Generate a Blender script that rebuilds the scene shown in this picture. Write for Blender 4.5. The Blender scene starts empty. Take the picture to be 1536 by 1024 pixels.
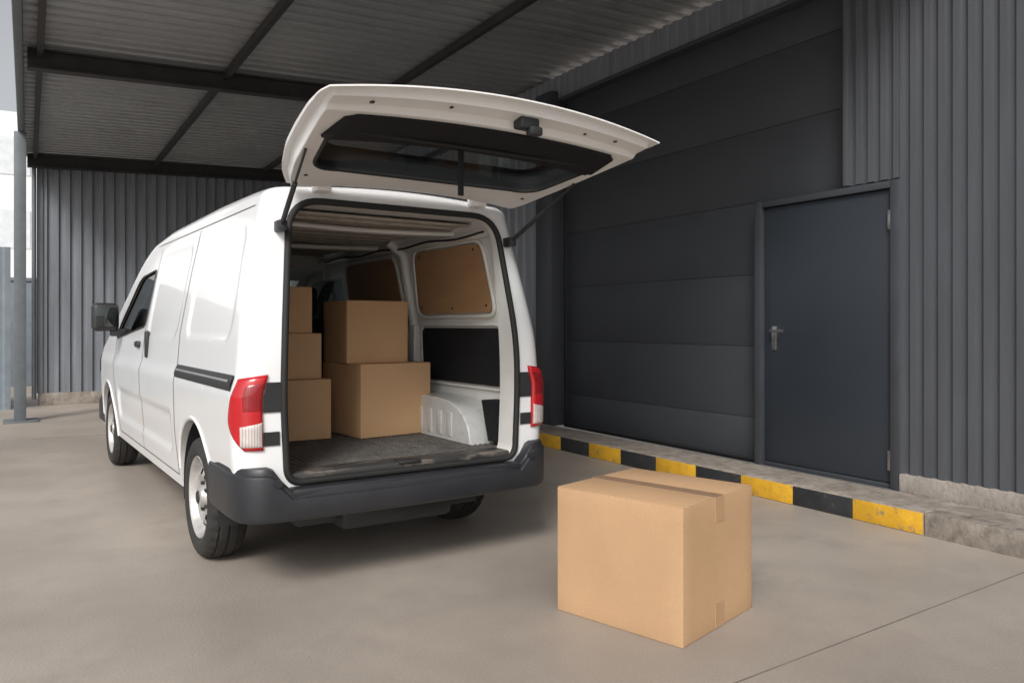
import bpy, bmesh, math, numpy as np, random
from mathutils import Vector, Matrix
random.seed(4)
scene=bpy.context.scene
col=scene.collection
# ------------------------------------------------------------ materials
def M(name,c,rough=.5,metal=0.,var=.12,scale=4.,bump=0.,bscale=120.,coat=0.,stretch=(1,1,1),c2=None,mask=(.55,.7),spec=.5,big=None,rv=1.,grain=None,wave=None):
    m=bpy.data.materials.new(name); m.use_nodes=True
    nt=m.node_tree; N=nt.nodes; L=nt.links
    b=N['Principled BSDF']
    tc=N.new('ShaderNodeTexCoord'); mp=N.new('ShaderNodeMapping'); mp.inputs['Scale'].default_value=stretch
    L.new(tc.outputs['Object'],mp.inputs['Vector'])
    n=N.new('ShaderNodeTexNoise'); n.inputs['Scale'].default_value=scale; n.inputs['Detail'].default_value=8; n.inputs['Roughness'].default_value=.62
    L.new(mp.outputs[0],n.inputs['Vector'])
    r=N.new('ShaderNodeValToRGB')
    r.color_ramp.elements[0].position=.3; r.color_ramp.elements[1].position=.7
    r.color_ramp.elements[0].color=(*[x*(1-var) for x in c],1); r.color_ramp.elements[1].color=(*[min(1,x*(1+var)) for x in c],1)
    L.new(n.outputs['Fac'],r.inputs[0]); out=r.outputs[0]
    def mulramp(out,fac,v,lo,hi):
        rb=N.new('ShaderNodeValToRGB'); rb.color_ramp.elements[0].position=lo; rb.color_ramp.elements[1].position=hi
        rb.color_ramp.elements[0].color=(1-v,1-v,1-v,1); rb.color_ramp.elements[1].color=(1,1,1,1)
        L.new(fac,rb.inputs[0])
        mx=N.new('ShaderNodeMix'); mx.data_type='RGBA'; mx.blend_type='MULTIPLY'; mx.inputs[0].default_value=1
        L.new(out,mx.inputs[6]); L.new(rb.outputs[0],mx.inputs[7]); return mx.outputs[2]
    def mul(out,sc,v,lo=.35,hi=.65):
        nb=N.new('ShaderNodeTexNoise'); nb.inputs['Scale'].default_value=sc; nb.inputs['Detail'].default_value=5
        L.new(tc.outputs['Object'],nb.inputs['Vector'])
        return mulramp(out,nb.outputs['Fac'],v,lo,hi)
    if big: out=mul(out,*big)
    if grain: out=mul(out,*grain)
    if wave:
        wv=N.new('ShaderNodeTexWave'); wv.bands_direction=wave[1]; wv.inputs['Scale'].default_value=wave[0]
        L.new(tc.outputs['Object'],wv.inputs['Vector']); out=mulramp(out,wv.outputs['Fac'],wave[2],.1,.7)
    if c2:
        n2=N.new('ShaderNodeTexNoise'); n2.inputs['Scale'].default_value=scale*2.3; n2.inputs['Detail'].default_value=10; n2.inputs['Roughness'].default_value=.7
        L.new(mp.outputs[0],n2.inputs['Vector'])
        r2=N.new('ShaderNodeValToRGB'); r2.color_ramp.elements[0].position=mask[0]; r2.color_ramp.elements[1].position=mask[1]
        L.new(n2.outputs['Fac'],r2.inputs[0])
        mx=N.new('ShaderNodeMix'); mx.data_type='RGBA'
        L.new(r2.outputs[0],mx.inputs[0]); L.new(out,mx.inputs[6]); mx.inputs[7].default_value=(*c2,1); out=mx.outputs[2]
    L.new(out,b.inputs['Base Color'])
    b.inputs['Metallic'].default_value=metal; b.inputs['Coat Weight'].default_value=coat; b.inputs['Coat Roughness'].default_value=.06
    b.inputs['Specular IOR Level'].default_value=spec
    mr=N.new('ShaderNodeMapRange'); mr.inputs['To Min'].default_value=max(.02,rough-.08*rv); mr.inputs['To Max'].default_value=min(1,rough+.1*rv)
    L.new(n.outputs['Fac'],mr.inputs['Value']); L.new(mr.outputs[0],b.inputs['Roughness'])
    if bump:
        n3=N.new('ShaderNodeTexNoise'); n3.inputs['Scale'].default_value=bscale; n3.inputs['Detail'].default_value=5
        L.new(tc.outputs['Object'],n3.inputs['Vector'])
        bp=N.new('ShaderNodeBump'); bp.inputs['Strength'].default_value=bump; bp.inputs['Distance'].default_value=.01
        L.new(n3.outputs['Fac'],bp.inputs['Height']); L.new(bp.outputs[0],b.inputs['Normal'])
    return m
m_floor=M('floor_concrete',(.415,.362,.312),.5,var=.13,scale=1.1,bump=.2,bscale=90,big=(.6,.22,.38,.62),c2=(.28,.243,.208),mask=(.50,.78),grain=(130,.22,.3,.7))
m_kerb=M('kerb_concrete',(.28,.245,.21),.85,var=.25,scale=6,bump=.5,bscale=40,c2=(.14,.12,.10),mask=(.46,.7))
m_plinth=M('plinth_concrete',(.35,.315,.28),.9,var=.18,scale=8,bump=.5,bscale=40,c2=(.21,.18,.155))
m_yel=M('yellow_paint',(.60,.33,.02),.6,var=.15,scale=9,bump=.35,bscale=50,c2=(.2,.17,.13),mask=(.57,.68))
m_blk=M('black_paint',(.022,.023,.026),.6,var=.3,scale=9,bump=.35,bscale=50,c2=(.14,.12,.1),mask=(.6,.74))
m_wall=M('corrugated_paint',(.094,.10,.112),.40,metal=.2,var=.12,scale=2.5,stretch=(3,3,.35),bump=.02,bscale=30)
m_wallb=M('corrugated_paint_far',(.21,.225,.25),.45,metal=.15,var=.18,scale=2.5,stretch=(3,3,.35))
m_panel=M('panel_paint',(.043,.047,.054),.5,var=.07,scale=3,bump=.3,bscale=180,rv=.3)
m_pgap=M('panel_gap',(.018,.02,.024),.6,var=.1)
m_door=M('door_paint',(.025,.031,.040),.40,var=.05,scale=2,bump=.03,bscale=200)
m_frame=M('frame_paint',(.044,.048,.056),.45,var=.1)
m_roof=M('roof_sheet',(.40,.405,.41),.40,metal=.45,var=.10,scale=1.0,c2=(.27,.26,.25),mask=(.55,.85))
m_beam=M('beam_paint',(.03,.027,.026),.6,var=.35,scale=6,c2=(.09,.045,.03),mask=(.62,.75))
m_col=M('column_paint',(.12,.135,.145),.5,var=.15,scale=5)
m_white=M('van_white_paint',(.785,.79,.80),.26,var=.01,scale=1,coat=.7,rv=0)
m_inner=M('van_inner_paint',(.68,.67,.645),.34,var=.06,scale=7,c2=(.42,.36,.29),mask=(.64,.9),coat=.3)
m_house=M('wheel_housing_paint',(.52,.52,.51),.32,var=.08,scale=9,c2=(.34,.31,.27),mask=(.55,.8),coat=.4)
m_tg=M('tailgate_inner_paint',(.80,.795,.785),.33,var=.03,scale=5,c2=(.48,.40,.31),mask=(.66,.88),coat=.3)
m_head=M('headliner',(.40,.365,.32),.7,var=.15,scale=8,c2=(.25,.2,.16),mask=(.5,.75))
m_plastic=M('black_plastic',(.022,.023,.025),.5,var=.15,scale=9,bump=.08,bscale=300)
m_trim=M('trim_board',(.012,.012,.014),.75,var=.15,scale=9,spec=.25)
m_bump=M('bumper_plastic',(.020,.021,.025),.42,var=.15,scale=5,bump=.06,bscale=400,c2=(.035,.034,.033),mask=(.6,.8),rv=.4)
m_rub=M('rubber',(.025,.024,.023),.75,var=.25,scale=15,c2=(.07,.06,.05),mask=(.6,.9))
m_seal=M('seal_rubber',(.012,.012,.012),.7,var=.2)
m_seam=M('seam_dark',(.045,.045,.045),.7,var=.05)
m_jt=M('joint_filler',(.16,.135,.115),.9,var=.2)
m_red=M('red_lens',(.44,.006,.011),.10,var=.10,scale=9,coat=.6)
m_redd=M('red_lens_dark',(.27,.004,.008),.10,var=.2,scale=30,coat=.6,wave=(30,'X',.25))
m_clear=M('clear_lens',(.56,.50,.48),.10,var=.12,scale=20,coat=.6,wave=(28,'X',.35))
m_rim=M('steel_rim',(.50,.49,.475),.40,metal=.45,var=.2,scale=12,c2=(.22,.19,.16),mask=(.56,.78))
m_metal=M('bare_metal',(.45,.45,.45),.3,metal=.9,var=.1)
m_mirror=M('mirror_face',(.08,.09,.09),.08,metal=.9,var=.05)
m_card=M('cardboard',(.52,.33,.188),.85,var=.05,scale=2.2,bump=.12,bscale=220,big=(1.1,.07),spec=.22,grain=(200,.14,.3,.7))
m_cardin=M('cardboard_cargo',(.54,.335,.185),.85,var=.06,scale=2.2,bump=.12,bscale=220,spec=.22,grain=(200,.13,.3,.7))  # near copy of cardboard, slightly lighter brown, for the boxes in the van
m_tape=M('parcel_tape',(.30,.19,.12),.3,var=.10,scale=9,stretch=(1,6,1))
m_tapel=M('parcel_tape_light',(.42,.26,.145),.35,var=.06,scale=9)
m_ply=M('plywood',(.40,.23,.115),.6,var=.10,scale=3,stretch=(1,1,4))
m_mat=M('cargo_mat',(.075,.07,.066),.8,var=.3,scale=9,c2=(.17,.15,.13),mask=(.48,.8))
m_sill=M('worn_sill',(.035,.034,.033),.5,var=.3,scale=7,c2=(.20,.17,.14),mask=(.54,.70),stretch=(.35,1,1))
m_seat=M('seat_fabric',(.02,.02,.023),.9,var=.2,scale=20)
m_far=M('pale_render',(.85,.86,.87),.9,var=.03)
m_farw=M('pale_window',(.68,.71,.74),.3,var=.1)
m_fence=M('fence_sheet',(.17,.20,.225),.5,var=.15,scale=4)
def glassmat(name,tint,rough=.03,gc=.9,f0=.05,f1=.6):
    m=bpy.data.materials.new(name); m.use_nodes=True; nt=m.node_tree; N=nt.nodes; L=nt.links
    N.remove(N['Principled BSDF']); o=N['Material Output']
    t=N.new('ShaderNodeBsdfTransparent'); t.inputs[0].default_value=(*tint,1)
    g=N.new('ShaderNodeBsdfGlossy'); g.inputs['Roughness'].default_value=rough; g.inputs[0].default_value=(gc,gc,gc,1)
    f=N.new('ShaderNodeLayerWeight'); f.inputs[0].default_value=.5
    p=N.new('ShaderNodeMath'); p.operation='POWER'; p.inputs[1].default_value=4; L.new(f.outputs['Facing'],p.inputs[0])
    q=N.new('ShaderNodeMapRange'); q.inputs['To Min'].default_value=f0; q.inputs['To Max'].default_value=f1; L.new(p.outputs[0],q.inputs['Value'])
    x=N.new('ShaderNodeMixShader'); L.new(q.outputs[0],x.inputs[0]); L.new(t.outputs[0],x.inputs[1]); L.new(g.outputs[0],x.inputs[2]); L.new(x.outputs[0],o.inputs[0])
    return m
m_glass=glassmat('tinted_glass',(.45,.5,.5)); m_dglass=glassmat('dark_glass',(.16,.18,.18)); m_tglass=glassmat('tailgate_glass',(.62,.67,.66),.08,.8,.03,.22)
# ------------------------------------------------------------ helpers
def link(o,parent=None):
    col.objects.link(o)
    if parent: o.parent=parent
    return o
def mesh_obj(name,v,f,mat,parent=None,smooth=None,recalc=True,mats=None):
    me=bpy.data.meshes.new(name); me.from_pydata([tuple(p) for p in v],[],f)
    if recalc:
        bm=bmesh.new(); bm.from_mesh(me); bmesh.ops.recalc_face_normals(bm,faces=bm.faces); bm.to_mesh(me); bm.free()
    for mm in (mats or [mat]): me.materials.append(mm)
    o=bpy.data.objects.new(name,me); link(o,parent)
    if smooth is not None: shade(o,smooth)
    return o
def shade(o,ang=35):
    me=o.data
    for p in me.polygons: p.use_smooth=True
    me.set_sharp_from_angle(angle=math.radians(ang))
def empty(name,loc=(0,0,0),rz=0,label=None,cat=None,group=None,kind=None):
    o=bpy.data.objects.new(name,None); o.empty_display_size=.2; o.location=loc; o.rotation_euler=(0,0,rz); col.objects.link(o)
    tag(o,label,cat,group,kind); return o
def tag(o,label=None,cat=None,group=None,kind=None):
    if label:o['label']=label
    if cat:o['category']=cat
    if group:o['group']=group
    if kind:o['kind']=kind
    return o
def boxes(name,lst,mat,parent=None,bevel=0.,seg=2,smooth=None):
    bm=bmesh.new()
    for (x0,x1,y0,y1,z0,z1) in lst:
        r=bmesh.ops.create_cube(bm,size=1)
        for v in r['verts']:
            v.co=Vector(((x0+x1)/2+v.co.x*(x1-x0),(y0+y1)/2+v.co.y*(y1-y0),(z0+z1)/2+v.co.z*(z1-z0)))
    if bevel: bmesh.ops.bevel(bm,geom=list(bm.edges),offset=bevel,segments=seg,profile=.5,affect='EDGES')
    me=bpy.data.meshes.new(name); bm.to_mesh(me); bm.free(); me.materials.append(mat)
    o=bpy.data.objects.new(name,me); link(o,parent)
    if bevel: shade(o,smooth or 40)
    return o
def each(name,lst,mat,parent=None,bevel=0.): 
    for b in lst: boxes(name,[b],mat,parent,bevel)
def round_poly(pts,rad,n=7):
    out=[];k=len(pts)
    for i in range(k):
        p=Vector(pts[i]);a=Vector(pts[i-1]);b=Vector(pts[(i+1)%k]); r=rad[i] if hasattr(rad,'__len__') else rad
        if r<=0: out.append(tuple(p)); continue
        da=(a-p); db=(b-p); ra=min(r,da.length*.49); rb=min(r,db.length*.49)
        A=p+da.normalized()*ra; B=p+db.normalized()*rb
        for j in range(n+1):
            t=j/n; q=A*(1-t)**2+p*2*t*(1-t)+B*t*t; out.append(tuple(q))
    return out
def prism(name,poly,axis,a0,a1,mat,parent=None,smooth=None,fx=None):
    n=len(poly);v=[]
    for a in (a0,a1):
        for (p,q) in poly:
            if axis=='x': v.append(((fx(p,q) if fx else 0)+a,p,q))
            elif axis=='y': v.append((p,a,q))
            else: v.append((p,q,a))
    f=[list(range(n)),list(range(n,2*n))]+[[i,(i+1)%n,n+(i+1)%n,n+i] for i in range(n)]
    return mesh_obj(name,v,f,mat,parent,smooth)
def tube(name,pts,r,mat,parent=None,closed=False,seg=8,ref=(0,0,1)):
    P=[Vector(p) for p in pts];n=len(P);v=[];ref=Vector(ref)
    for i in range(n):
        a=P[i-1] if (closed or i>0) else P[i]; b=P[(i+1)%n] if (closed or i<n-1) else P[i]
        t=(b-a).normalized(); s=t.cross(ref)
        if s.length<1e-3: s=t.cross(Vector((1,.1,.2)))
        s.normalize(); u=s.cross(t)
        rr=r[i] if hasattr(r,'__len__') else r
        for k in range(seg):
            th=2*math.pi*k/seg; v.append(P[i]+s*math.cos(th)*rr+u*math.sin(th)*rr)
    f=[]
    for i in range(n if closed else n-1):
        j=(i+1)%n
        for k in range(seg):
            f.append([i*seg+k,i*seg+(k+1)%seg,j*seg+(k+1)%seg,j*seg+k])
    if not closed: f+= [list(range(seg)),[ (n-1)*seg+k for k in range(seg)]]
    return mesh_obj(name,v,f,mat,parent,50)
def grid(name,fn,us,vs,mat,parent=None,smooth=35,thick=0.):
    v=[fn(a,b) for a in us for b in vs]; nv=len(vs)
    f=[[i*nv+j,i*nv+j+1,(i+1)*nv+j+1,(i+1)*nv+j] for i in range(len(us)-1) for j in range(nv-1)]
    o=mesh_obj(name,v,f,mat,parent,smooth)
    if thick:
        md=o.modifiers.new('s','SOLIDIFY'); md.thickness=thick; md.offset=0; bake(o)
    return o
def bake(o):
    dg=bpy.context.evaluated_depsgraph_get(); dg.update()
    me=bpy.data.meshes.new_from_object(o.evaluated_get(dg)); o.modifiers.clear(); o.data=me
def cut(o,cutters):
    for c in cutters:
        md=o.modifiers.new('b','BOOLEAN'); md.operation='DIFFERENCE'; md.object=c; md.solver='EXACT'
        bake(o)
    for c in cutters: bpy.data.objects.remove(c,do_unlink=True)
def corrugated(name,length,height,pitch,depth,mat,parent,loc,axis='x',rib=.35,sl=.12):
    xs=[];x=0
    while x<length:
        a=pitch*rib; s=pitch*sl
        for dx,d in ((0,0),(s,depth),(s+a,depth),(2*s+a,0)):
            xs.append((min(length,x+dx),d))
        x+=pitch
    xs.append((length,0)); v=[];f=[]
    for (p,d) in xs:
        for z in (0,height):
            v.append((p,-d,z) if axis=='x' else (-d,p,z))
    for i in range(len(xs)-1): f.append([2*i,2*i+2,2*i+3,2*i+1])
    o=mesh_obj(name,v,f,mat,parent); o.location=loc
    return o
# ------------------------------------------------------------ setting
g=mesh_obj('ground',[(-200,-200,0),(200,-200,0),(200,300,0),(-200,300,0)],[[0,1,2,3]],m_floor); tag(g,'worn beige concrete yard floor','ground',kind='structure')
j=boxes('floor_joint',[(.2,4.33,1.8745,1.8805,-.01,.002)],m_jt); j.rotation_euler=(0,0,math.radians(2.2)); j.location=(.07,-.12,0); tag(j,'thin dark expansion joint in the concrete floor','floor joint',kind='structure')
j=boxes('floor_joint',[(-6,4.3,9.6,9.607,-.01,.002)],m_jt); tag(j,'thin dark expansion joint in the concrete floor','floor joint',kind='structure')
KX=4.34
kb=boxes('kerb',[(KX+.12,4.75,-3,13.6,-.05,.131)],m_kerb)
tag(kb,'raised concrete kerb along the warehouse wall','kerb',kind='structure')
boxes('kerb_edge',[(KX,KX+.13,-3.,2.548,-.05,.132)],m_kerb,kb,bevel=.010)
boxes('kerb_edge',[(KX,KX+.13,2.554,13.6,-.05,.132)],m_kerb,kb,bevel=.010)
y=2.554; i=0
while y<13.4:
    boxes(('yellow_marking','black_marking')[i%2],[(KX-.004,KX+.004,y+.001,y+.444,.004,.126+.003*random.random())],(m_yel,m_blk)[i%2],kb,bevel=.0015); y+=.445;i+=1
# warehouse
wh=empty('warehouse',(4.93,5,0),0,'dark grey metal-clad warehouse with an overhead door and a steel door','warehouse')
def WL(x,y,z): return (x-4.93,y-5,z)
def wbox(name,lst,mat,bevel=0,parent=wh):
    return boxes(name,[(a-4.93,b-4.93,c-5,d-5,e,f) for a,b,c,d,e,f in lst],mat,parent,bevel)
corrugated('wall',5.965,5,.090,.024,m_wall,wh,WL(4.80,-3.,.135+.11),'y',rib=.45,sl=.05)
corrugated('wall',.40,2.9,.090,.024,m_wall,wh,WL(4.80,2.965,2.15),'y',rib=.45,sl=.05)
wbox('plinth',[(4.76,4.99,-3,2.96,.10,.245)],m_plinth,.006)
pz=[.135,.46,1.03,1.6,2.17,2.74,3.31,3.62]
pl=[]
for k in range(7):
    y0=3.37 if pz[k]>=2.17 else 4.15
    pl.append((4.93,4.98,y0,6.85,pz[k]+.0015,pz[k+1]-.0015))
wbox('overhead_door',pl,m_panel,.0025)
wbox('door_backing',[(4.938,5.02,2.95,6.9,.1,3.7)],m_panel)
wbox('door_seal',[(4.915,4.985,6.83,6.86,.13,3.62)],m_plastic,.004)
wbox('door_seal',[(4.90,4.99,4.15,6.85,.125,.15)],m_plastic,.004)
wbox('pilaster',[(4.75,5.1,6.87,7.17,.12,3.7)],m_frame,.008)
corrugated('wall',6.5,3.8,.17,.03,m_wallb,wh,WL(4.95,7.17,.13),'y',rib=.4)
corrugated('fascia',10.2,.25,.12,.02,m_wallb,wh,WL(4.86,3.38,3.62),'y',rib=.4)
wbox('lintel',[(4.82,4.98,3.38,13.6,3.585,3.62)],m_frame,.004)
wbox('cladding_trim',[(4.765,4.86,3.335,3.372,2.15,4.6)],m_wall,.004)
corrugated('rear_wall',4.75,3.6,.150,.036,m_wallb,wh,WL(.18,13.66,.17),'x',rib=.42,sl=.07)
wbox('rear_wall_base',[(.14,4.93,13.6,13.8,0,.18)],m_kerb,.005)
wbox('corner_trim',[(.12,.2,13.6,13.72,.18,3.75)],m_wallb,.004)
door=empty('door',(0,0,0)); door.parent=wh
for b in ((4.765,4.99,4.075,4.14,.132,2.14),(4.765,4.99,2.965,3.025,.132,2.14),(4.77,4.99,3.025,4.075,2.092,2.14),(4.79,4.99,3.025,4.075,.13,.162)): wbox('frame',[b],m_frame,.003,door)
wbox('leaf',[(4.80,4.845,3.032,4.068,.168,2.086)],m_door,.003,door)
wbox('door_gap',[(4.845,4.86,3.02,4.08,.165,2.09)],m_pgap,0,door)
tube('handle',[WL(4.79,3.975,1.155),WL(4.745,3.975,1.155),WL(4.74,3.965,1.155),WL(4.74,3.855,1.155)],.010,m_metal,door)
wbox('handle_plate',[(4.788,4.801,3.955,3.995,1.01,1.19)],m_metal,.004,door)
for z in (.25,1.82): wbox('hinge',[(4.775,4.80,3.028,3.05,z,z+.13)],m_metal,.003,door)
# canopy
cp=empty('canopy',(0,11.46,0),0,'dark corrugated steel canopy roof on steel beams','canopy')
def cbox(name,lst,mat,bevel=0):
    return boxes(name,[(a,b,c-11.46,d-11.46,e,f) for a,b,c,d,e,f in lst],mat,cp,bevel)
v=[];f=[];yy=2.3;prof=[]
while yy<13.75:
    for dy,d in ((0,0),(.012,.05),(.075,.05),(.087,0)): prof.append((yy+dy,d))
    yy+=.18
for (p,d) in prof:
    for x in (-.05,5.0): v.append((x,p-11.46,3.71+.04*x+d))
f=[[2*i,2*i+2,2*i+3,2*i+1] for i in range(len(prof)-1)]
mesh_obj('roof_sheet',v,f,m_roof,cp)
def slopebeam(name,parts,mat):
    v=[];f=[]
    for (x0,x1,y0,y1,dz0,dz1) in parts:
        o=len(v)
        for x in (x0,x1):
            for y in (y0,y1):
                for dz in (dz0,dz1): v.append((x,y-11.46,3.70+.04*x+dz))
        f+=[[a+o for a in q] for q in [[0,1,3,2],[4,5,7,6],[0,1,5,4],[2,3,7,6],[0,2,6,4],[1,3,7,5]]]
    return mesh_obj(name,v,f,mat,cp)
for yb in (8.3,13.45):
    slopebeam('roof_beam',[(0,4.95,yb-.06,yb+.06,-.03,-.012),(0,4.95,yb-.008,yb+.008,-.18,-.03),(0,4.95,yb-.06,yb+.06,-.195,-.18)],m_beam)
for xb in (.1,1.72,3.4): slopebeam('purlin',[(xb-.026,xb+.026,2.3,13.7,-.08,-.005)],m_beam)
cbox('edge_gutter',[(-.10,-.03,2.3,13.75,3.58,3.74)],m_col,.01)
cbox('column',[(-.14,-.01,11.38,11.395,.02,3.58),(-.14,-.01,11.525,11.54,.02,3.58),(-.082,-.068,11.395,11.525,.02,3.58),(-.25,.12,11.27,11.65,0,.02)],m_col,.003)
tube('drain_pipe',[(.085,2.08,0.1),(.085,2.08,3.6)],.03,m_col,cp,ref=(1,0,0))
fe=corrugated('sheet_fence',3.85,2.3,.25,.03,m_fence,None,(-4.05,13.2,0),'x'); tag(fe,'blue-grey corrugated sheet fence beside the yard','fence')
bw=boxes('boundary_wall',[(-8,4,18,18.15,0,2.05),(-8,4,17.97,18.18,2.05,2.12)],m_fence,None,.004); tag(bw,'low grey boundary wall beyond the yard','wall')
fb=empty('pale_building',(-6,34,0),0,'pale rendered building beyond the yard','building')
boxes('wall',[(-9,10,0,8,0,9)],m_far,fb)
each('window',[(x,x+1.2,-.03,.02,z,z+1.4) for x in (-4,-1,2,4.9,7.6) for z in (1.2,4,6.7)],m_farw,fb)
# ------------------------------------------------------------ cardboard boxes
def carton(loc,rz,sx,sy,sz,label,mat,tape=m_tape,group=None,tape_axis='y'):
    e=empty('cardboard_box',loc,rz,label,'box',group)
    hx,hy=sx/2,sy/2
    bm=bmesh.new(); bmesh.ops.create_cube(bm,size=1); bmesh.ops.subdivide_edges(bm,edges=bm.edges,cuts=7,use_grid_fill=True)
    for v in bm.verts:
        x,y,z=v.co*2; bx=.003*(1-y*y)*(1-z*z)
        v.co=Vector((x*hx+(bx if abs(x)>.99 else 0)*x,y*hy,(z+1)/2*(sz-.004)))
    me=bpy.data.meshes.new('carton_wall'); bm.to_mesh(me); bm.free(); me.materials.append(mat)
    o=bpy.data.objects.new('carton_wall',me); link(o,e)
    md=o.modifiers.new('b','BEVEL'); md.width=.004; md.segments=3; md.limit_method='ANGLE'; md.angle_limit=math.radians(40); bake(o); shade(o,35)
    g=.002
    if tape_axis=='y':
        boxes('flap',[(-hx+.001,-g,-hy+.001,hy-.001,sz-.005,sz)],mat,e,.0018); boxes('flap',[(g,hx-.001,-hy+.001,hy-.001,sz-.005,sz)],mat,e,.0018)
        w=.036
        if tape:
            boxes('tape',[(-w,w,-hy-.0006,hy+.0006,sz-.001,sz+.0008)],tape,e)
            for b in ((-w,w,-hy-.0018,-hy+.003,sz-.10,sz+.0004),(-w,w,-hy-.0018,-hy+.003,.002,.10),(-w,w,hy-.003,hy+.0018,sz-.10,sz+.0004)): boxes('tape',[b],m_tapel,e)
    else:
        boxes('flap',[(-hx+.001,hx-.001,-hy+.001,-g,sz-.005,sz)],mat,e,.0018); boxes('flap',[(-hx+.001,hx-.001,g,hy-.001,sz-.005,sz)],mat,e,.0018)
    return e
carton((2.259,2.495,0),math.radians(16),.576,.597,.52,'large brown cardboard box with taped top standing on the floor',m_card)
# ------------------------------------------------------------ van
TH=math.radians(2.4)
def rot(x,y): return (x*math.cos(TH)-y*math.sin(TH), x*math.sin(TH)+y*math.cos(TH))
vx,vy=rot(1.72,3.4)
van=empty('delivery_van',(vx,vy,0),TH,'white delivery van with open tailgate loaded with cardboard boxes','van')
def sm(x,xs,ys,w=.04):
    return sum(float(np.interp(x+d*w,xs,ys)) for d in (-1,-.5,0,.5,1))/5
def W0(z): return sm(z,[.28,.45,.62,.90,.955,1.15,1.5,1.72,1.9],[.785,.803,.820,.826,.804,.788,.725,.678,.63],.025)
def top(y): return sm(y,[-1,0,.3,1.,2.2,2.8,3.1,4.1,4.55,4.85,4.95,5.2],[1.85,1.86,1.875,1.885,1.875,1.83,1.74,1.21,1.06,.92,.80,.6],.08)
def sstep(a,b,x):
    t=max(0,min(1,(x-a)/(b-a))); return t*t*(3-2*t)
def rrect(y,z,y0,y1,z0,z1,r):
    cx,cz=(y0+y1)/2,(z0+z1)/2; dx=abs(y-cx)-(y1-y0)/2+r; dz=abs(z-cz)-(z1-z0)/2+r
    return math.hypot(max(dx,0),max(dz,0))+min(max(dx,dz),0)-r
def emboss(y,z):
    e=.008*(1-sstep(-.035,.0,rrect(y,z,.22,1.17,1.12,1.68,.10)))
    e+=.008*(1-sstep(-.035,.0,rrect(y,z,1.40,2.36,1.12,1.68,.10)))
    e+=.013*(1-sstep(-.045,.0,rrect(y,z,1.40,3.5,.46,.72,.08)))
    return e
RC=.10
def inset(y):
    d=0
    if y<RC: d=RC-math.sqrt(max(0,RC*RC-(RC-y)**2))
    if y>4.45: t=min(1,(y-4.45)/.55); d=.30*(1-math.sqrt(max(0,1-t*t)))
    return d
def halfw(y,z): return W0(z)-inset(y)-emboss(y,z)
def lean(y,z): return (.11*sstep(1.0,1.85,z))*max(0,1-y/1.0)
def surfP(sg,y,z,off=0): return (sg*(halfw(y,z)+off),y+lean(y,z),z)
ys=[0,.005,.012,.024,.04,.06,.08,.10,.13]+[.16+.025*k for k in range(172)]+[4.46+.03*k for k in range(17)]+[4.96,4.975,4.985]
rc=.085;n1=76;nc=9;nr=8
V=[];F=[]
for y in ys:
    Z0=.365 if y<.6 else .30
    T=top(y)-(.03-math.sqrt(max(0,.03**2-(.03-y)**2)) if y<.03 else 0)
    rr=min(rc,(T-Z0)*.4)
    half=[]
    for k in range(n1+1):
        z=Z0+(T-rr-Z0)*k/n1; half.append((halfw(y,z),z))
    x1=half[-1][0]
    for k in range(1,nc+1):
        th=math.pi/2*k/nc; half.append((x1-rr*(1-math.cos(th)),T-rr+(rr-.03)*math.sin(th)))
    x2=half[-1][0]
    for k in range(1,nr+1):
        x=x2*(1-k/nr); half.append((x,T-.03+.03*(1-(x/x2)**2)))
    loop=[(x,z) for x,z in half]+[(-x,z) for x,z in half[-2::-1]]
    for x,z in loop: V.append((x,y+lean(y,z),z))
nl=len(V)//len(ys)
for i in range(len(ys)-1):
    for k in range(nl):
        k2=(k+1)%nl; F.append([i*nl+k,i*nl+k2,(i+1)*nl+k2,(i+1)*nl+k])
def cap(o):
    r=[]
    for k in range((nl-1)//2):
        a,b=o+k,o+k+1; c,d=o+nl-1-(k+1),o+nl-1-k
        if b==c: r.append([a,b,d])
        else: r.append([a,b,d]); r.append([b,c,d])
    return r
F+=cap(0)+cap((len(ys)-1)*nl)
body=mesh_obj('body',V,F,m_white,van,mats=[m_white,m_inner])
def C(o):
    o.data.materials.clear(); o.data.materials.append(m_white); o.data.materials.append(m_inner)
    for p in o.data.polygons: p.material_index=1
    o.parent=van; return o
open_poly=round_poly([(-.60,.51),(-.622,1.0),(-.55,1.765),(.55,1.765),(.622,1.0),(.60,.51)],[.07,.3,.15,.15,.3,.07],8)
c1=C(prism('c',open_poly,'y',-.3,.4,m_inner,van))
cav=[(-.715,.525),(-.715,1.08),(-.615,1.68),(-.52,1.765),(.52,1.765),(.615,1.68),(.715,1.08),(.715,.525)]
c2=C(prism('c',cav,'y',.15,2.78,m_inner,van))
c3=C(prism('c',[(2.75,.53),(3.6,.53),(3.9,.85),(3.9,1.16),(3.02,1.62),(2.75,1.66)],'x',-.60,.60,m_inner,van))
winp=round_poly([(2.44,1.58),(2.47,1.19),(3.72,1.09),(3.60,1.20),(3.02,1.55)],[.06,.06,.05,.1,.12],5)
c4=C(prism('c',winp,'x',-1,1,m_inner,van))
c5=C(prism('c',[(3.10,1.55),(3.25,1.80),(4.15,1.36),(3.95,1.12)],'x',-.52,.52,m_inner,van))
def cyl(y,z,r,x0,x1,n=64): 
    return prism('c',[(y+r*math.cos(2*math.pi*k/n),z+r*math.sin(2*math.pi*k/n)) for k in range(n)],'x',x0,x1,m_plastic,van)
cw=[]
AX=[.85,4.08]
for yy in AX:
    for sg in (-1,1):
        cw.append(C(cyl(yy,.3253,.385,min(sg*.50,sg*.95),max(sg*.50,sg*.95))))
cut(body,[c1,c2,c3,c4,c5]+cw)
shade(body,32)
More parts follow.
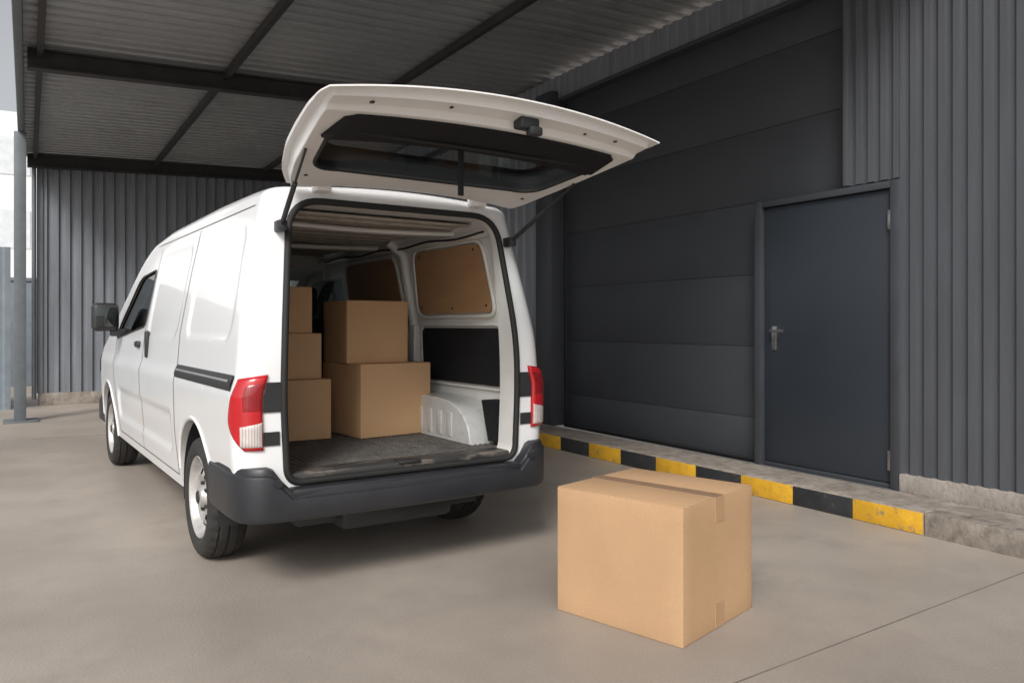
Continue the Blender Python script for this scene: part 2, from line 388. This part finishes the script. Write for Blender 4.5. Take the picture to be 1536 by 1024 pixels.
for yy in AX:
    for sg in (-1,1):
        v=[];f=[];ns=40
        for k in range(ns+1):
            th=math.radians(-14+208*k/ns)
            for (x,r) in ((.785,.378),(.53,.378),(.53,.02)): v.append((sg*x,yy+r*math.cos(th),.325+r*math.sin(th)))
        for k in range(ns):
            for q in range(2): f.append([3*k+q,3*k+3+q,3*k+4+q,3*k+1+q])
        mesh_obj('wheel_arch_liner',v,f,m_plastic,van,40,recalc=False)
        tube('wheel_arch_lip',[surfP(sg,yy+.398*math.cos(t),.325+.398*math.sin(t),-.004) for t in np.linspace(math.radians(12),math.radians(184 if yy>2 else 150),30)],.012,m_white,van,ref=(1,0,0))
# interior
for sg in (-1,1):
    h=prism('wheel_housing',round_poly([(.30,.526),(.33,.66),(.50,.770),(1.20,.775),(1.36,.68),(1.40,.526)],[0,.12,.22,.2,.1,0],8),'x',min(sg*.515,sg*.713),max(sg*.515,sg*.713),m_house,van)
    cc=C(cyl(.85,.325,.388,min(sg*.535,sg*.95),max(sg*.535,sg*.95)))
    cc.data.materials.clear(); cc.data.materials.append(m_house)
    for p in cc.data.polygons: p.material_index=0
    cut(h,[cc]); 
    md=h.modifiers.new('b','BEVEL'); md.width=.05; md.segments=5; md.limit_method='ANGLE'; md.angle_limit=math.radians(50); bake(h); shade(h,40)
    each('housing_rib',[(min(sg*.509,sg*.521),max(sg*.509,sg*.521),yr,yr+.06,.56,.70) for yr in (.50,.62,.74,.86,.98,1.1)],m_house,van,.005)
    def wf(yv,zv,sg=sg): 
        x=.715 if zv<1.08 else .715-.1*(zv-1.08)/.60
        return sg*x
    for (y0,y1,z0,z1,mt,nm) in ((.30,1.20,1.27,1.66,m_ply,'window_panel'),(1.42,2.35,1.24,1.65,m_ply,'window_panel'),(.24,1.20,.85,1.18,m_trim,'trim_panel'),(1.4,2.4,.62,1.15,m_trim,'trim_panel')):
        isp=mt is m_ply
        pp=round_poly([(y0,z0),(y0+.05*isp,z1),(y1-.05*isp,z1),(y1,z0)],.07,6)
        prism(nm,pp,'x',min(-sg*.004,-sg*.016),max(-sg*.004,-sg*.016),mt,van,fx=wf)
        tube('window_frame' if isp else 'panel_edge',[(wf(a,b)-sg*.008,a,b) for a,b in round_poly([(y0-.02,z0-.02),(y0-.02+.05*isp,z1+.02),(y1+.02-.05*isp,z1+.02),(y1+.02,z0-.02)],.09,6)],.013 if isp else .009,m_inner,van,closed=True,ref=(1,0,0))
        if isp:
            for (a,b) in ((y0+.06,z0+.04),(y0+.45,z0+.03),(y1-.06,z0+.04),(y0+.12,z1-.03),(y1-.12,z1-.03)):
                x=wf(a,b)-sg*.017; boxes('panel_screw',[(min(x,x-sg*.004),max(x,x-sg*.004),a-.007,a+.007,b-.007,b+.007)],m_plastic,van,.002)
    prism('jack_cover',[(.165,.56),(.165,.78),(.32,.78),(.25,.56)],'x',min(sg*.60,sg*.70),max(sg*.60,sg*.70),m_trim,van)
    boxes('inner_pillar',[(min(sg*.66,sg*.72),max(sg*.66,sg*.72),1.26,1.36,.53,1.2)],m_inner,van,.012)
    tube('inner_pillar',[(wf(0,z)-sg*.01,1.31,z) for z in (1.15,1.3,1.5,1.66)]+[(sg*.5,1.31,1.745)],.035,m_inner,van,ref=(0,1,0))
    tube('roof_rail',[(sg*.585,y,1.71) for y in (.2,.9,1.6,2.3,2.75)],.03,m_inner,van)
    tube('wiring_loom',[(sg*.55,y,1.70+.008*math.sin(y*9)) for y in np.linspace(.22,2.6,40)],.006,m_seal,van)
v=[];f=[];yy=.30;pr=[]
while yy<2.7:
    for dy,dz in ((0,0),(.03,0),(.04,-.008),(.07,-.008),(.08,0)): pr.append((yy+dy,1.752+dz))
    yy+=.16
for (p,z) in pr:
    for x in (-.53,.53): v.append((x,p,z))
mesh_obj('headliner',v,[[2*i,2*i+2,2*i+3,2*i+1] for i in range(len(pr)-1)],m_head,van)
for yy,rr in ((.55,.014),(1.6,.018)): tube('roof_bow',[(x,yy+.09*math.cos(x*2.6),1.735-.012*(1-x*x)) for x in np.linspace(-.56,.56,17)],rr,m_inner,van,ref=(0,1,0))
xs=[];x=-.69
while x<.69:
    xs+= [(x,.527),(x+.006,.535),(x+.018,.535),(x+.024,.527)]; x+=.034
v=[];f=[]
for (x,z) in xs:
    x=max(-.70,min(.70,x))
    for y in (.13,2.7): v.append((x,y,z+.003))
f=[[2*i,2*i+2,2*i+3,2*i+1] for i in range(len(xs)-1)]
mesh_obj('cargo_mat',v,f,m_mat,van)
boxes('sill_plate',[(-.585,.585,.012,.15,.50,.541)],m_sill,van,.010)
boxes('sill_latch',[(-.06,.06,.0,.08,.53,.548)],m_plastic,van,.008)
for x in (-.38,.38):
    st=empty('seat'); st.parent=van
    boxes('backrest',[(x-.22,x+.22,2.62,2.76,.60,1.25)],m_seat,st,.04); boxes('headrest',[(x-.13,x+.13,2.62,2.72,1.27,1.50)],m_seat,st,.04); boxes('cushion',[(x-.22,x+.22,2.77,3.2,.6,.78)],m_seat,st,.04)
boxes('dashboard',[(-.58,.58,3.45,3.85,.85,1.08)],m_seat,van,.04)
tube('door_seal',[(x,lean(0,z)-.004,z) for x,z in round_poly([(-.605,.503),(-.628,1.0),(-.558,1.772),(.558,1.772),(.628,1.0),(.605,.503)],[.07,.3,.15,.15,.3,.07],8)],.016,m_seal,van,closed=True,ref=(0,1,0))
for sg in (-1,1):
    prism('side_window',winp,'x',-.003,.003,m_dglass,van,fx=lambda y,z,sg=sg: sg*(halfw(y,z)-.012))
    tube('window_seal',[(sg*(halfw(y,z)+.001),y,z) for y,z in winp],.007,m_plastic,van,closed=True,ref=(1,0,0))
mesh_obj('windscreen',[(-.6,3.08,1.69),(.6,3.08,1.69),(.6,4.03,1.215),(-.6,4.03,1.215)],[[0,1,2,3]],m_glass,van)
def ribbon(name,pts,w,mat,sg,off=.0015):
    P=[]
    for i in range(len(pts)-1):
        a=Vector(pts[i]);b=Vector(pts[i+1]);n=max(1,int((b-a).length/.02))
        for k in range(n): P.append(a.lerp(b,k/n))
    P.append(Vector(pts[-1])); v=[];f=[]
    for i,p in enumerate(P):
        t=(P[min(i+1,len(P)-1)]-P[max(i-1,0)]).normalized(); nrm=Vector((-t.y,t.x))
        for s in (-w/2,w/2):
            q=p+nrm*s; v.append(surfP(sg,q.x,q.y,off))
    f=[[2*i,2*i+2,2*i+3,2*i+1] for i in range(len(P)-1)]
    return mesh_obj(name,v,f,mat,van)
for sg in (-1,1):
    ribbon('door_seam',[(1.30,1.74),(1.31,1.2),(1.30,.95),(1.29,.36)],.009,m_seam,sg)
    ribbon('door_seam',[(2.40,1.72),(2.44,1.2),(2.46,.95),(2.42,.36)],.009,m_seam,sg)
    ribbon('door_seam',[(3.62,1.22),(3.74,1.05),(3.70,.8),(3.58,.62),(3.5,.36)],.009,m_seam,sg)
    ribbon('door_seam',[(1.29,.36),(2.42,.36),(3.5,.36)],.006,m_seam,sg)
    ribbon('roof_seam',[(.16,1.752),(2.6,1.752)],.005,m_seam,sg)
    grid('slide_rail',lambda a,b,sg=sg: surfP(sg,a,.945+b*.034,.004+.010*(1-b*b)),np.linspace(.10,1.28,20),np.linspace(-1,1,7),m_plastic,van)
    grid('slide_rail_trim',lambda a,b,sg=sg: surfP(sg,a,.952+b*.006,.0175-.004*b*b),np.linspace(.14,1.25,16),np.linspace(-1,1,4),m_metal,van)
    x0=sg*(halfw(2.3,1.05)+.02)
    boxes('door_handle',[(min(x0,x0-sg*.03),max(x0,x0-sg*.03),2.26,2.31,.98,1.16)],m_plastic,van,.012)
    x0=sg*(halfw(2.7,1.05)+.022)
    boxes('door_handle',[(min(x0,x0-sg*.035),max(x0,x0-sg*.035),2.58,2.72,1.04,1.085)],m_plastic,van,.014)
    mr=empty('side_mirror'); mr.parent=van
    boxes('housing',[(min(sg*.82,sg*1.01),max(sg*.82,sg*1.01),3.38,3.50,1.15,1.37)],m_plastic,mr,.04,4)
    boxes('mirror_glass',[(min(sg*.845,sg*.985),max(sg*.845,sg*.985),3.374,3.38,1.185,1.335)],m_mirror,mr,.002)
    boxes('arm',[(min(sg*.74,sg*.88),max(sg*.74,sg*.88),3.41,3.48,1.11,1.17)],m_plastic,mr,.015)
def rearP(sg,t,z,off):
    Wz=W0(z); arc=RC*math.pi/2
    if t<0: x=Wz;y=RC-t;nx,ny=1,0
    elif t<arc:
        th=t/RC; x=Wz-RC+RC*math.cos(th); y=RC-RC*math.sin(th); nx,ny=math.cos(th),-math.sin(th)
    else: x=Wz-RC-(t-arc); y=0;nx,ny=0,-1
    return (sg*(x+nx*off),y+ny*off,z)
for sg in (-1,1):
    tl=empty('tail_light'); tl.parent=van
    def tr(z): return (sm(z,[.655,.69,.74,.79,.84,.92,.985],[.095,.055,.02,.0,.01,.03,.04],.015), .170)
    def fn(a,b,lo,hi,full,base,sg=sg,ta=None,tb=None):
        z=lo+(hi-lo)*b; t0,t1=tr(z)
        if ta is not None: t0=max(t0+.012,ta)
        if tb is not None: t1=tb
        z2=z+.018*(1-a)*b*(-1)
        t=t0+(t1-t0)*a; e=min(a,1-a,)*(t1-t0); ez=min(b,1-b)*(hi-lo); ed=min(1,min(e,ez)/.022)
        return rearP(sg,t,z2,base+full*math.sqrt(max(0,1-(1-ed)**2)))
    A=np.concatenate([[0,.02,.05,.09],np.linspace(.13,.87,14),[.91,.95,.98,1]]);B=np.concatenate([[0,.01,.03,.06],np.linspace(.1,.9,12),[.94,.97,.99,1]])
    grid('red_lens',lambda a,b: fn(a,b,.655,.985,.017,.001),A,B,m_red,tl)
    grid('inner_reflector',lambda a,b: fn(a,b,.825,.955,.003,.0165,ta=.09,tb=.158),A,B,m_redd,tl)
    grid('clear_lens',lambda a,b: fn(a,b,.672,.780,.008,.015,ta=.078,tb=.162),A,B,m_clear,tl)
    grid('lamp_base',lambda a,b,sg=sg: rearP(sg,.170+a*.08,.82+.13*b,.006),[0,.5,1],[0,.5,1],m_plastic,tl)
    grid('lamp_base',lambda a,b,sg=sg: rearP(sg,.170+a*.07,.675+.06*b,.006),[0,.5,1],[0,.5,1],m_plastic,tl)
def bumper(name,flip):
    hp=[(.815,.50),(.822,.36),(.824,.20),(.820,.10),(.800,.015),(.750,-.040),(.68,-.062),(.5,-.078),(.25,-.088),(0,-.092)]
    P=[Vector(p) for p in hp]
    Q=[]
    for i in range(len(P)-1):
        p0=P[max(i-1,0)];p1=P[i];p2=P[i+1];p3=P[i+2] if i+2<len(P) else Vector((-P[i].x,P[i].y))
        for k in range(4):
            t=k/4; Q.append(.5*((2*p1)+(-p0+p2)*t+(2*p0-5*p1+4*p2-p3)*t*t+(-p0+3*p1-3*p2+p3)*t**3))
    Q.append(P[-1]); full=Q+[Vector((-q.x,q.y)) for q in Q[-2::-1]]
    v=[];n=len(full)
    for i,p in enumerate(full):
        t=(full[min(i+1,n-1)]-full[max(i-1,0)]).normalized(); nr_=Vector((-t.y,t.x))
        if nr_.dot(p-Vector((0,.6)))<0: nr_=-nr_
        zt=.48+.105*sstep(.60,.70,abs(p.x)); 
        if flip: zt=.55
        prof=((-.15,zt-.002),(-.030,zt),(-.014,zt-.004),(-.008,zt-.014),(-.006,zt-.030),(.003,zt-.036),(.006,zt-.046),(.006,.375),(.000,.358),(-.012,.348),(-.05,.342),(-.15,.35))
        for (o,z) in prof:
            q=p+nr_*o; x,yv=q.x,q.y
            if o<-.1: yv=max(yv,.0) if abs(p.x)<.6 else yv
            if flip: yv=4.92-yv*.9; x*=.97; z-=.03*(z<.4)
            v.append((x,yv,z))
    m=len(prof); f=[[i*m+k,i*m+(k+1)%m,(i+1)*m+(k+1)%m,(i+1)*m+k] for i in range(n-1) for k in range(m)]
    f+=[list(range(m)),[(n-1)*m+k for k in range(m)]]
    return mesh_obj(name,v,f,m_bump,van,28)
bumper('rear_bumper',False)
boxes('rear_step',[(-.60,.60,-.070,.02,.455,.486)],m_bump,van,.008)
prism('rear_underpanel',round_poly([(-.79,.452),(-.79,-.02),(.79,-.02),(.79,.452)],[0,.16,.16,0],6),'z',.346,.372,m_plastic,van)
for sg in (-1,1):
    prism('bumper_plug',[(sg*.665+.017*math.cos(t),.52+.017*math.sin(t)) for t in np.linspace(0,2*math.pi,20)[:-1]],'y',-.078,-.05,m_plastic,van)
bumper('front_bumper',True)
boxes('grille',[(-.4,.4,4.93,4.995,.62,.78)],m_plastic,van,.02)
for sg in (-1,1):
    grid('headlight',lambda a,b,sg=sg: surfP(sg,4.5+.42*a,.74+.16*b+.05*(1-a),.008),np.linspace(0,1,10),np.linspace(0,1,6),m_clear,van)
# wheels
def lathe(name,prof,mat,parent,seg=96,skip=None,mod=None):
    v=[];f=[];n=len(prof)
    for i in range(seg):
        th=2*math.pi*i/seg
        for k,(x,r) in enumerate(prof):
            rr=r+(mod(i,k) if mod else 0); v.append((x,rr*math.cos(th),rr*math.sin(th)))
    for i in range(seg):
        j2=(i+1)%seg
        for k in range(n-1):
            if skip and skip(i,k): continue
            f.append([i*n+k,i*n+k+1,j2*n+k+1,j2*n+k])
    return mesh_obj(name,v,f,mat,parent,35)
tp=[(-.075,.20),(-.088,.215),(-.097,.24),(-.097,.27),(-.088,.290),(-.078,.300),(-.055,.309),(-.050,.301),(-.044,.301),(-.040,.311),(-.008,.313),(-.004,.304),(.004,.304),(.008,.313),(.040,.311),(.044,.301),(.050,.301),(.055,.309),(.078,.300),(.088,.290),(.097,.27),(.097,.24),(.088,.215),(.075,.20)]
rp=[(-.082,.212),(-.088,.206),(-.080,.198),(-.066,.190),(-.050,.183),(-.040,.176),(-.042,.166),(-.052,.152),(-.062,.134),(-.068,.116),(-.062,.098),(-.050,.080),(-.050,.062),(-.058,.056),(-.082,.050),(-.086,.040),(-.086,.0005)]
def wheel(x,y,rz):
    w=empty('wheel',(x,y,.312),rz); w.parent=van; return w
WX=.705
proto=wheel(-WX,AX[0],0)
pp_=[lathe('tyre',tp,m_rub,proto,120,mod=lambda i,k:(-.006 if (i%4<1 and k in(4,5,6,17,18,19)) else 0)),
 lathe('rim',rp,m_rim,proto,120,skip=lambda i,k:(k in (6,7,8) and i%12 in (1,2,3,4,5,6))),
 lathe('brake_drum',[(-.02,.19),(-.02,.001)],m_plastic,proto,40),
 lathe('hub_cap',[(-.087,.034),(-.092,.030),(-.094,.0005)],m_plastic,proto,40)]
for t in np.linspace(0,2*math.pi,6)[:-1]:
    pp_.append(boxes('wheel_nut',[(-.068,-.048,.070*math.cos(t)-.009,.070*math.cos(t)+.009,.070*math.sin(t)-.009,.070*math.sin(t)+.009)],m_plastic,proto,.003))
for (x,y,rz) in ((-WX,AX[1],0),(WX,AX[0],math.pi),(WX,AX[1],math.pi)):
    w=wheel(x,y,rz)
    for p in pp_:
        q=p.copy(); q.parent=w; col.objects.link(q)
tube('axle',[(-.6,AX[0],.30),(.6,AX[0],.30)],.035,m_plastic,van)
boxes('underbody',[(-.49,.49,.2,4.6,.25,.299)],m_plastic,van,.006)
boxes('spare_wheel_carrier',[(-.3,.3,.12,.55,.22,.345)],m_plastic,van,.03)
# tailgate
tg=empty('tailgate'); tg.parent=van
def HW(s): return sm(s,[-.1,0,.05,.15,.35,.6,.8,.93,1,1.1],[.54,.57,.61,.655,.70,.735,.76,.77,.76,.75],.025)
def TG(s,u,inner=0.,dz=0.):
    yv=.07-1.02*s+.04*s*u*u
    zo=sm(s,[0,.12,.3,.5,.75,1],[1.865,1.90,1.950,1.982,2.003,2.006],.05)-.008*(u<0)*u*u*s
    dr=.022*abs(u)**5*(1-s)*sstep(0,.1,s)
    z=zo+.058*(1-u*u)*sstep(0,.5,s)-dr
    zi=sm(s,[0,.04,.3,.6,.85],[1.845,1.81,1.860,1.908,1.948],.02)+.03*(1-u*u)-dr*.8
    k=sstep(.86,.885,s)*.35+sstep(.885,.945,s)*.15+sstep(.95,.965,s)*.45
    zi=zi*(1-k)+z*k
    e=sstep(.945,.965,abs(u))*.75*sstep(0,.08,s)
    zi=zi*(1-e)+z*e
    zi=min(zi,z-.006)
    return (u*HW(s),yv,(zi if inner==1 else z)+dz)
SS=np.concatenate([[0,.01,.03],np.linspace(.06,.84,28),[.855,.865,.875,.885,.905,.925,.945,.952,.958,.965,.98,1]])
UU=np.concatenate([[-1,-.985,-.967,-.962,-.955,-.948,-.943],np.linspace(-.92,.92,33),[.943,.948,.955,.962,.967,.985,1]])
nS,nU=len(SS),len(UU);v=[];f=[]
for inn in (0,1):
    for s in SS:
        for u in UU: v.append(TG(s,u,inn))
off=nS*nU
for i in range(nS-1):
    for k in range(nU-1):
        q=[i*nU+k,i*nU+k+1,(i+1)*nU+k+1,(i+1)*nU+k]; f.append(q); f.append([a+off for a in q])
for i in range(nS-1):
    for k in (0,nU-1): f.append([i*nU+k,(i+1)*nU+k,(i+1)*nU+k+off,i*nU+k+off])
for k in range(nU-1):
    for i in (0,nS-1): f.append([i*nU+k,i*nU+k+1,i*nU+k+1+off,i*nU+k+off])
shell=mesh_obj('tailgate_shell',v,f,m_tg,tg)
wp=round_poly([(-.57,-.19),(-.64,-.62),(.64,-.62),(.57,-.19)],[.12,.05,.05,.12],7)
cc=prism('c',wp,'z',1.5,2.4,m_tg,tg); cut(shell,[cc]); shade(shell,30)
def s_of_y(y): return (.07-y)/1.02
def innz(x,y,dz):
    s=s_of_y(y); p=TG(s,max(-1,min(1,x/HW(s))),1); return (x,y,p[2]+dz)
def outz(x,y):
    s=s_of_y(y); return TG(s,max(-1,min(1,x/HW(s))),0)[2]
grid('rear_window',lambda a,b: innz(a*(.585+.06*b),-.185-.44*b,.016),np.linspace(-1,1,24),np.linspace(0,1,10),m_tglass,tg)
cy=-.40
v=[];f=[];nn=len(wp)
for (x,y) in wp:
    a=(x*.988,cy+(y-cy)*.985); b=(x*.93,cy+(y-cy)*.86)
    v+= [innz(*a,-.001),(a[0],a[1],outz(*a)+.003),(b[0],b[1],outz(*b)+.002)]
for i in range(nn):
    j2=(i+1)%nn
    for q in range(2): f.append([3*i+q,3*j2+q,3*j2+q+1,3*i+q+1])
mesh_obj('window_surround',v,f,m_trim,tg,40)
tube('window_seal',[innz(x,y,.002) for x,y in wp],.009,m_seal,tg,closed=True)
grid('trim_panel',lambda a,b: TG(s_of_y(-.56)+b*.225,a*(.90-.07*b-.04*(b>.93)-.03*(b<.07)),1,-.007),np.linspace(-1,1,24),[0,.05,.1,.3,.5,.7,.88,.96,1],m_trim,tg,thick=.010)
lt=TG(.92,.10,1)
boxes('latch',[(lt[0]-.045,lt[0]+.045,lt[1]-.02,lt[1]+.04,lt[2]-.04,lt[2]+.005)],m_plastic,tg,.008)
boxes('latch_claw',[(lt[0]-.005,lt[0]+.055,lt[1]-.03,lt[1]+.01,lt[2]-.065,lt[2]-.03)],m_plastic,tg,.008)
boxes('pull_strap',[(-.085,-.058,-.60,-.592,1.735,1.925)],m_trim,tg,.003)
for (s,u,r) in ((.91,-.75,.009),(.92,-.35,.007),(.91,.50,.006),(.92,.72,.008),(.2,-.85,.008),(.2,.85,.008)):
    p=TG(s,u,1,-.003)
    prism('drain_hole',[(p[0]+r*math.cos(t),p[1]+r*1.3*math.sin(t)) for t in np.linspace(0,2*math.pi,15)[:-1]],'z',p[2]-.001,p[2]+.004,m_plastic,tg)
for sg in (-1,1):
    boxes('hinge',[(sg*.42-.035,sg*.42+.035,.03,.12,1.81,1.87)],m_tg,tg,.01)
    b0=Vector((sg*.615,.04,1.645)); p=TG(.50,sg*.93,1,-.005); b1=Vector(p); mid=b0.lerp(b1,.58)
    st=empty('gas_strut'); st.parent=van
    tube('cylinder',[b0,mid],.012,m_plastic,st,ref=(1,0,0)); tube('rod',[mid,b1],.006,m_plastic,st,ref=(1,0,0))
    boxes('bracket',[(b0.x-.02,b0.x+.02,b0.y-.02,b0.y+.06,b0.z-.03,b0.z+.02)],m_plastic,st,.008)
def vcar(x,y,z,sx,sy,sz,r,label,ax='x'):
    a,b=rot(x,y); return carton((a,b,z),TH+math.radians(r),sx,sy,sz,label,m_cardin,group='cardboard boxes stacked in the van',tape_axis=ax,tape=None)
f0=.539
vcar(2.04,4.51,f0,.48,.50,.43,5,'large brown cardboard box on the cargo floor of the van')
vcar(1.99,4.56,f0+.431,.40,.38,.375,0,'brown cardboard box stacked on a larger box inside the van')
vcar(1.46,4.58,f0,.48,.42,.345,-3,'brown cardboard box at the bottom of the stack in the van')
vcar(1.42,4.62,f0+.346,.46,.40,.265,2,'brown cardboard box in the middle of the stack in the van')
vcar(1.39,4.64,f0+.612,.44,.38,.27,-1,'small brown cardboard box on top of the stack in the van')
# ------------------------------------------------------------ light, camera
w=bpy.data.worlds.new('World'); scene.world=w; w.use_nodes=True
nt=w.node_tree; bg=nt.nodes['Background']
sk=nt.nodes.new('ShaderNodeTexSky'); sk.sky_type='NISHITA'; sk.sun_disc=False
az=math.radians(223); el=math.radians(40)
sk.sun_elevation=el; sk.sun_rotation=az; sk.dust_density=4; sk.air_density=1
hs=nt.nodes.new('ShaderNodeHueSaturation'); hs.inputs['Saturation'].default_value=.18
nt.links.new(sk.outputs[0],hs.inputs['Color']); nt.links.new(hs.outputs[0],bg.inputs[0]); bg.inputs[1].default_value=.148
sd=bpy.data.lights.new('sun','SUN'); sd.energy=2.4; sd.angle=math.radians(18); sd.color=(1,.965,.925)
so=bpy.data.objects.new('sun',sd); col.objects.link(so)
d=-Vector((math.sin(az)*math.cos(el),math.cos(az)*math.cos(el),math.sin(el)))
so.rotation_euler=d.to_track_quat('-Z','Y').to_euler()
cd=bpy.data.cameras.new('camera'); cam=bpy.data.objects.new('camera',cd); col.objects.link(cam)
cam.location=(0,0,1.2); cam.rotation_euler=(math.radians(90),0,math.radians(-31.8)); cd.lens=27.49; cd.sensor_width=36; cd.shift_y=-25/1536
cd.clip_end=1000; cd.clip_start=.05
scene.camera=cam
scene.view_settings.view_transform='Standard'; scene.view_settings.look='None'; scene.view_settings.exposure=0
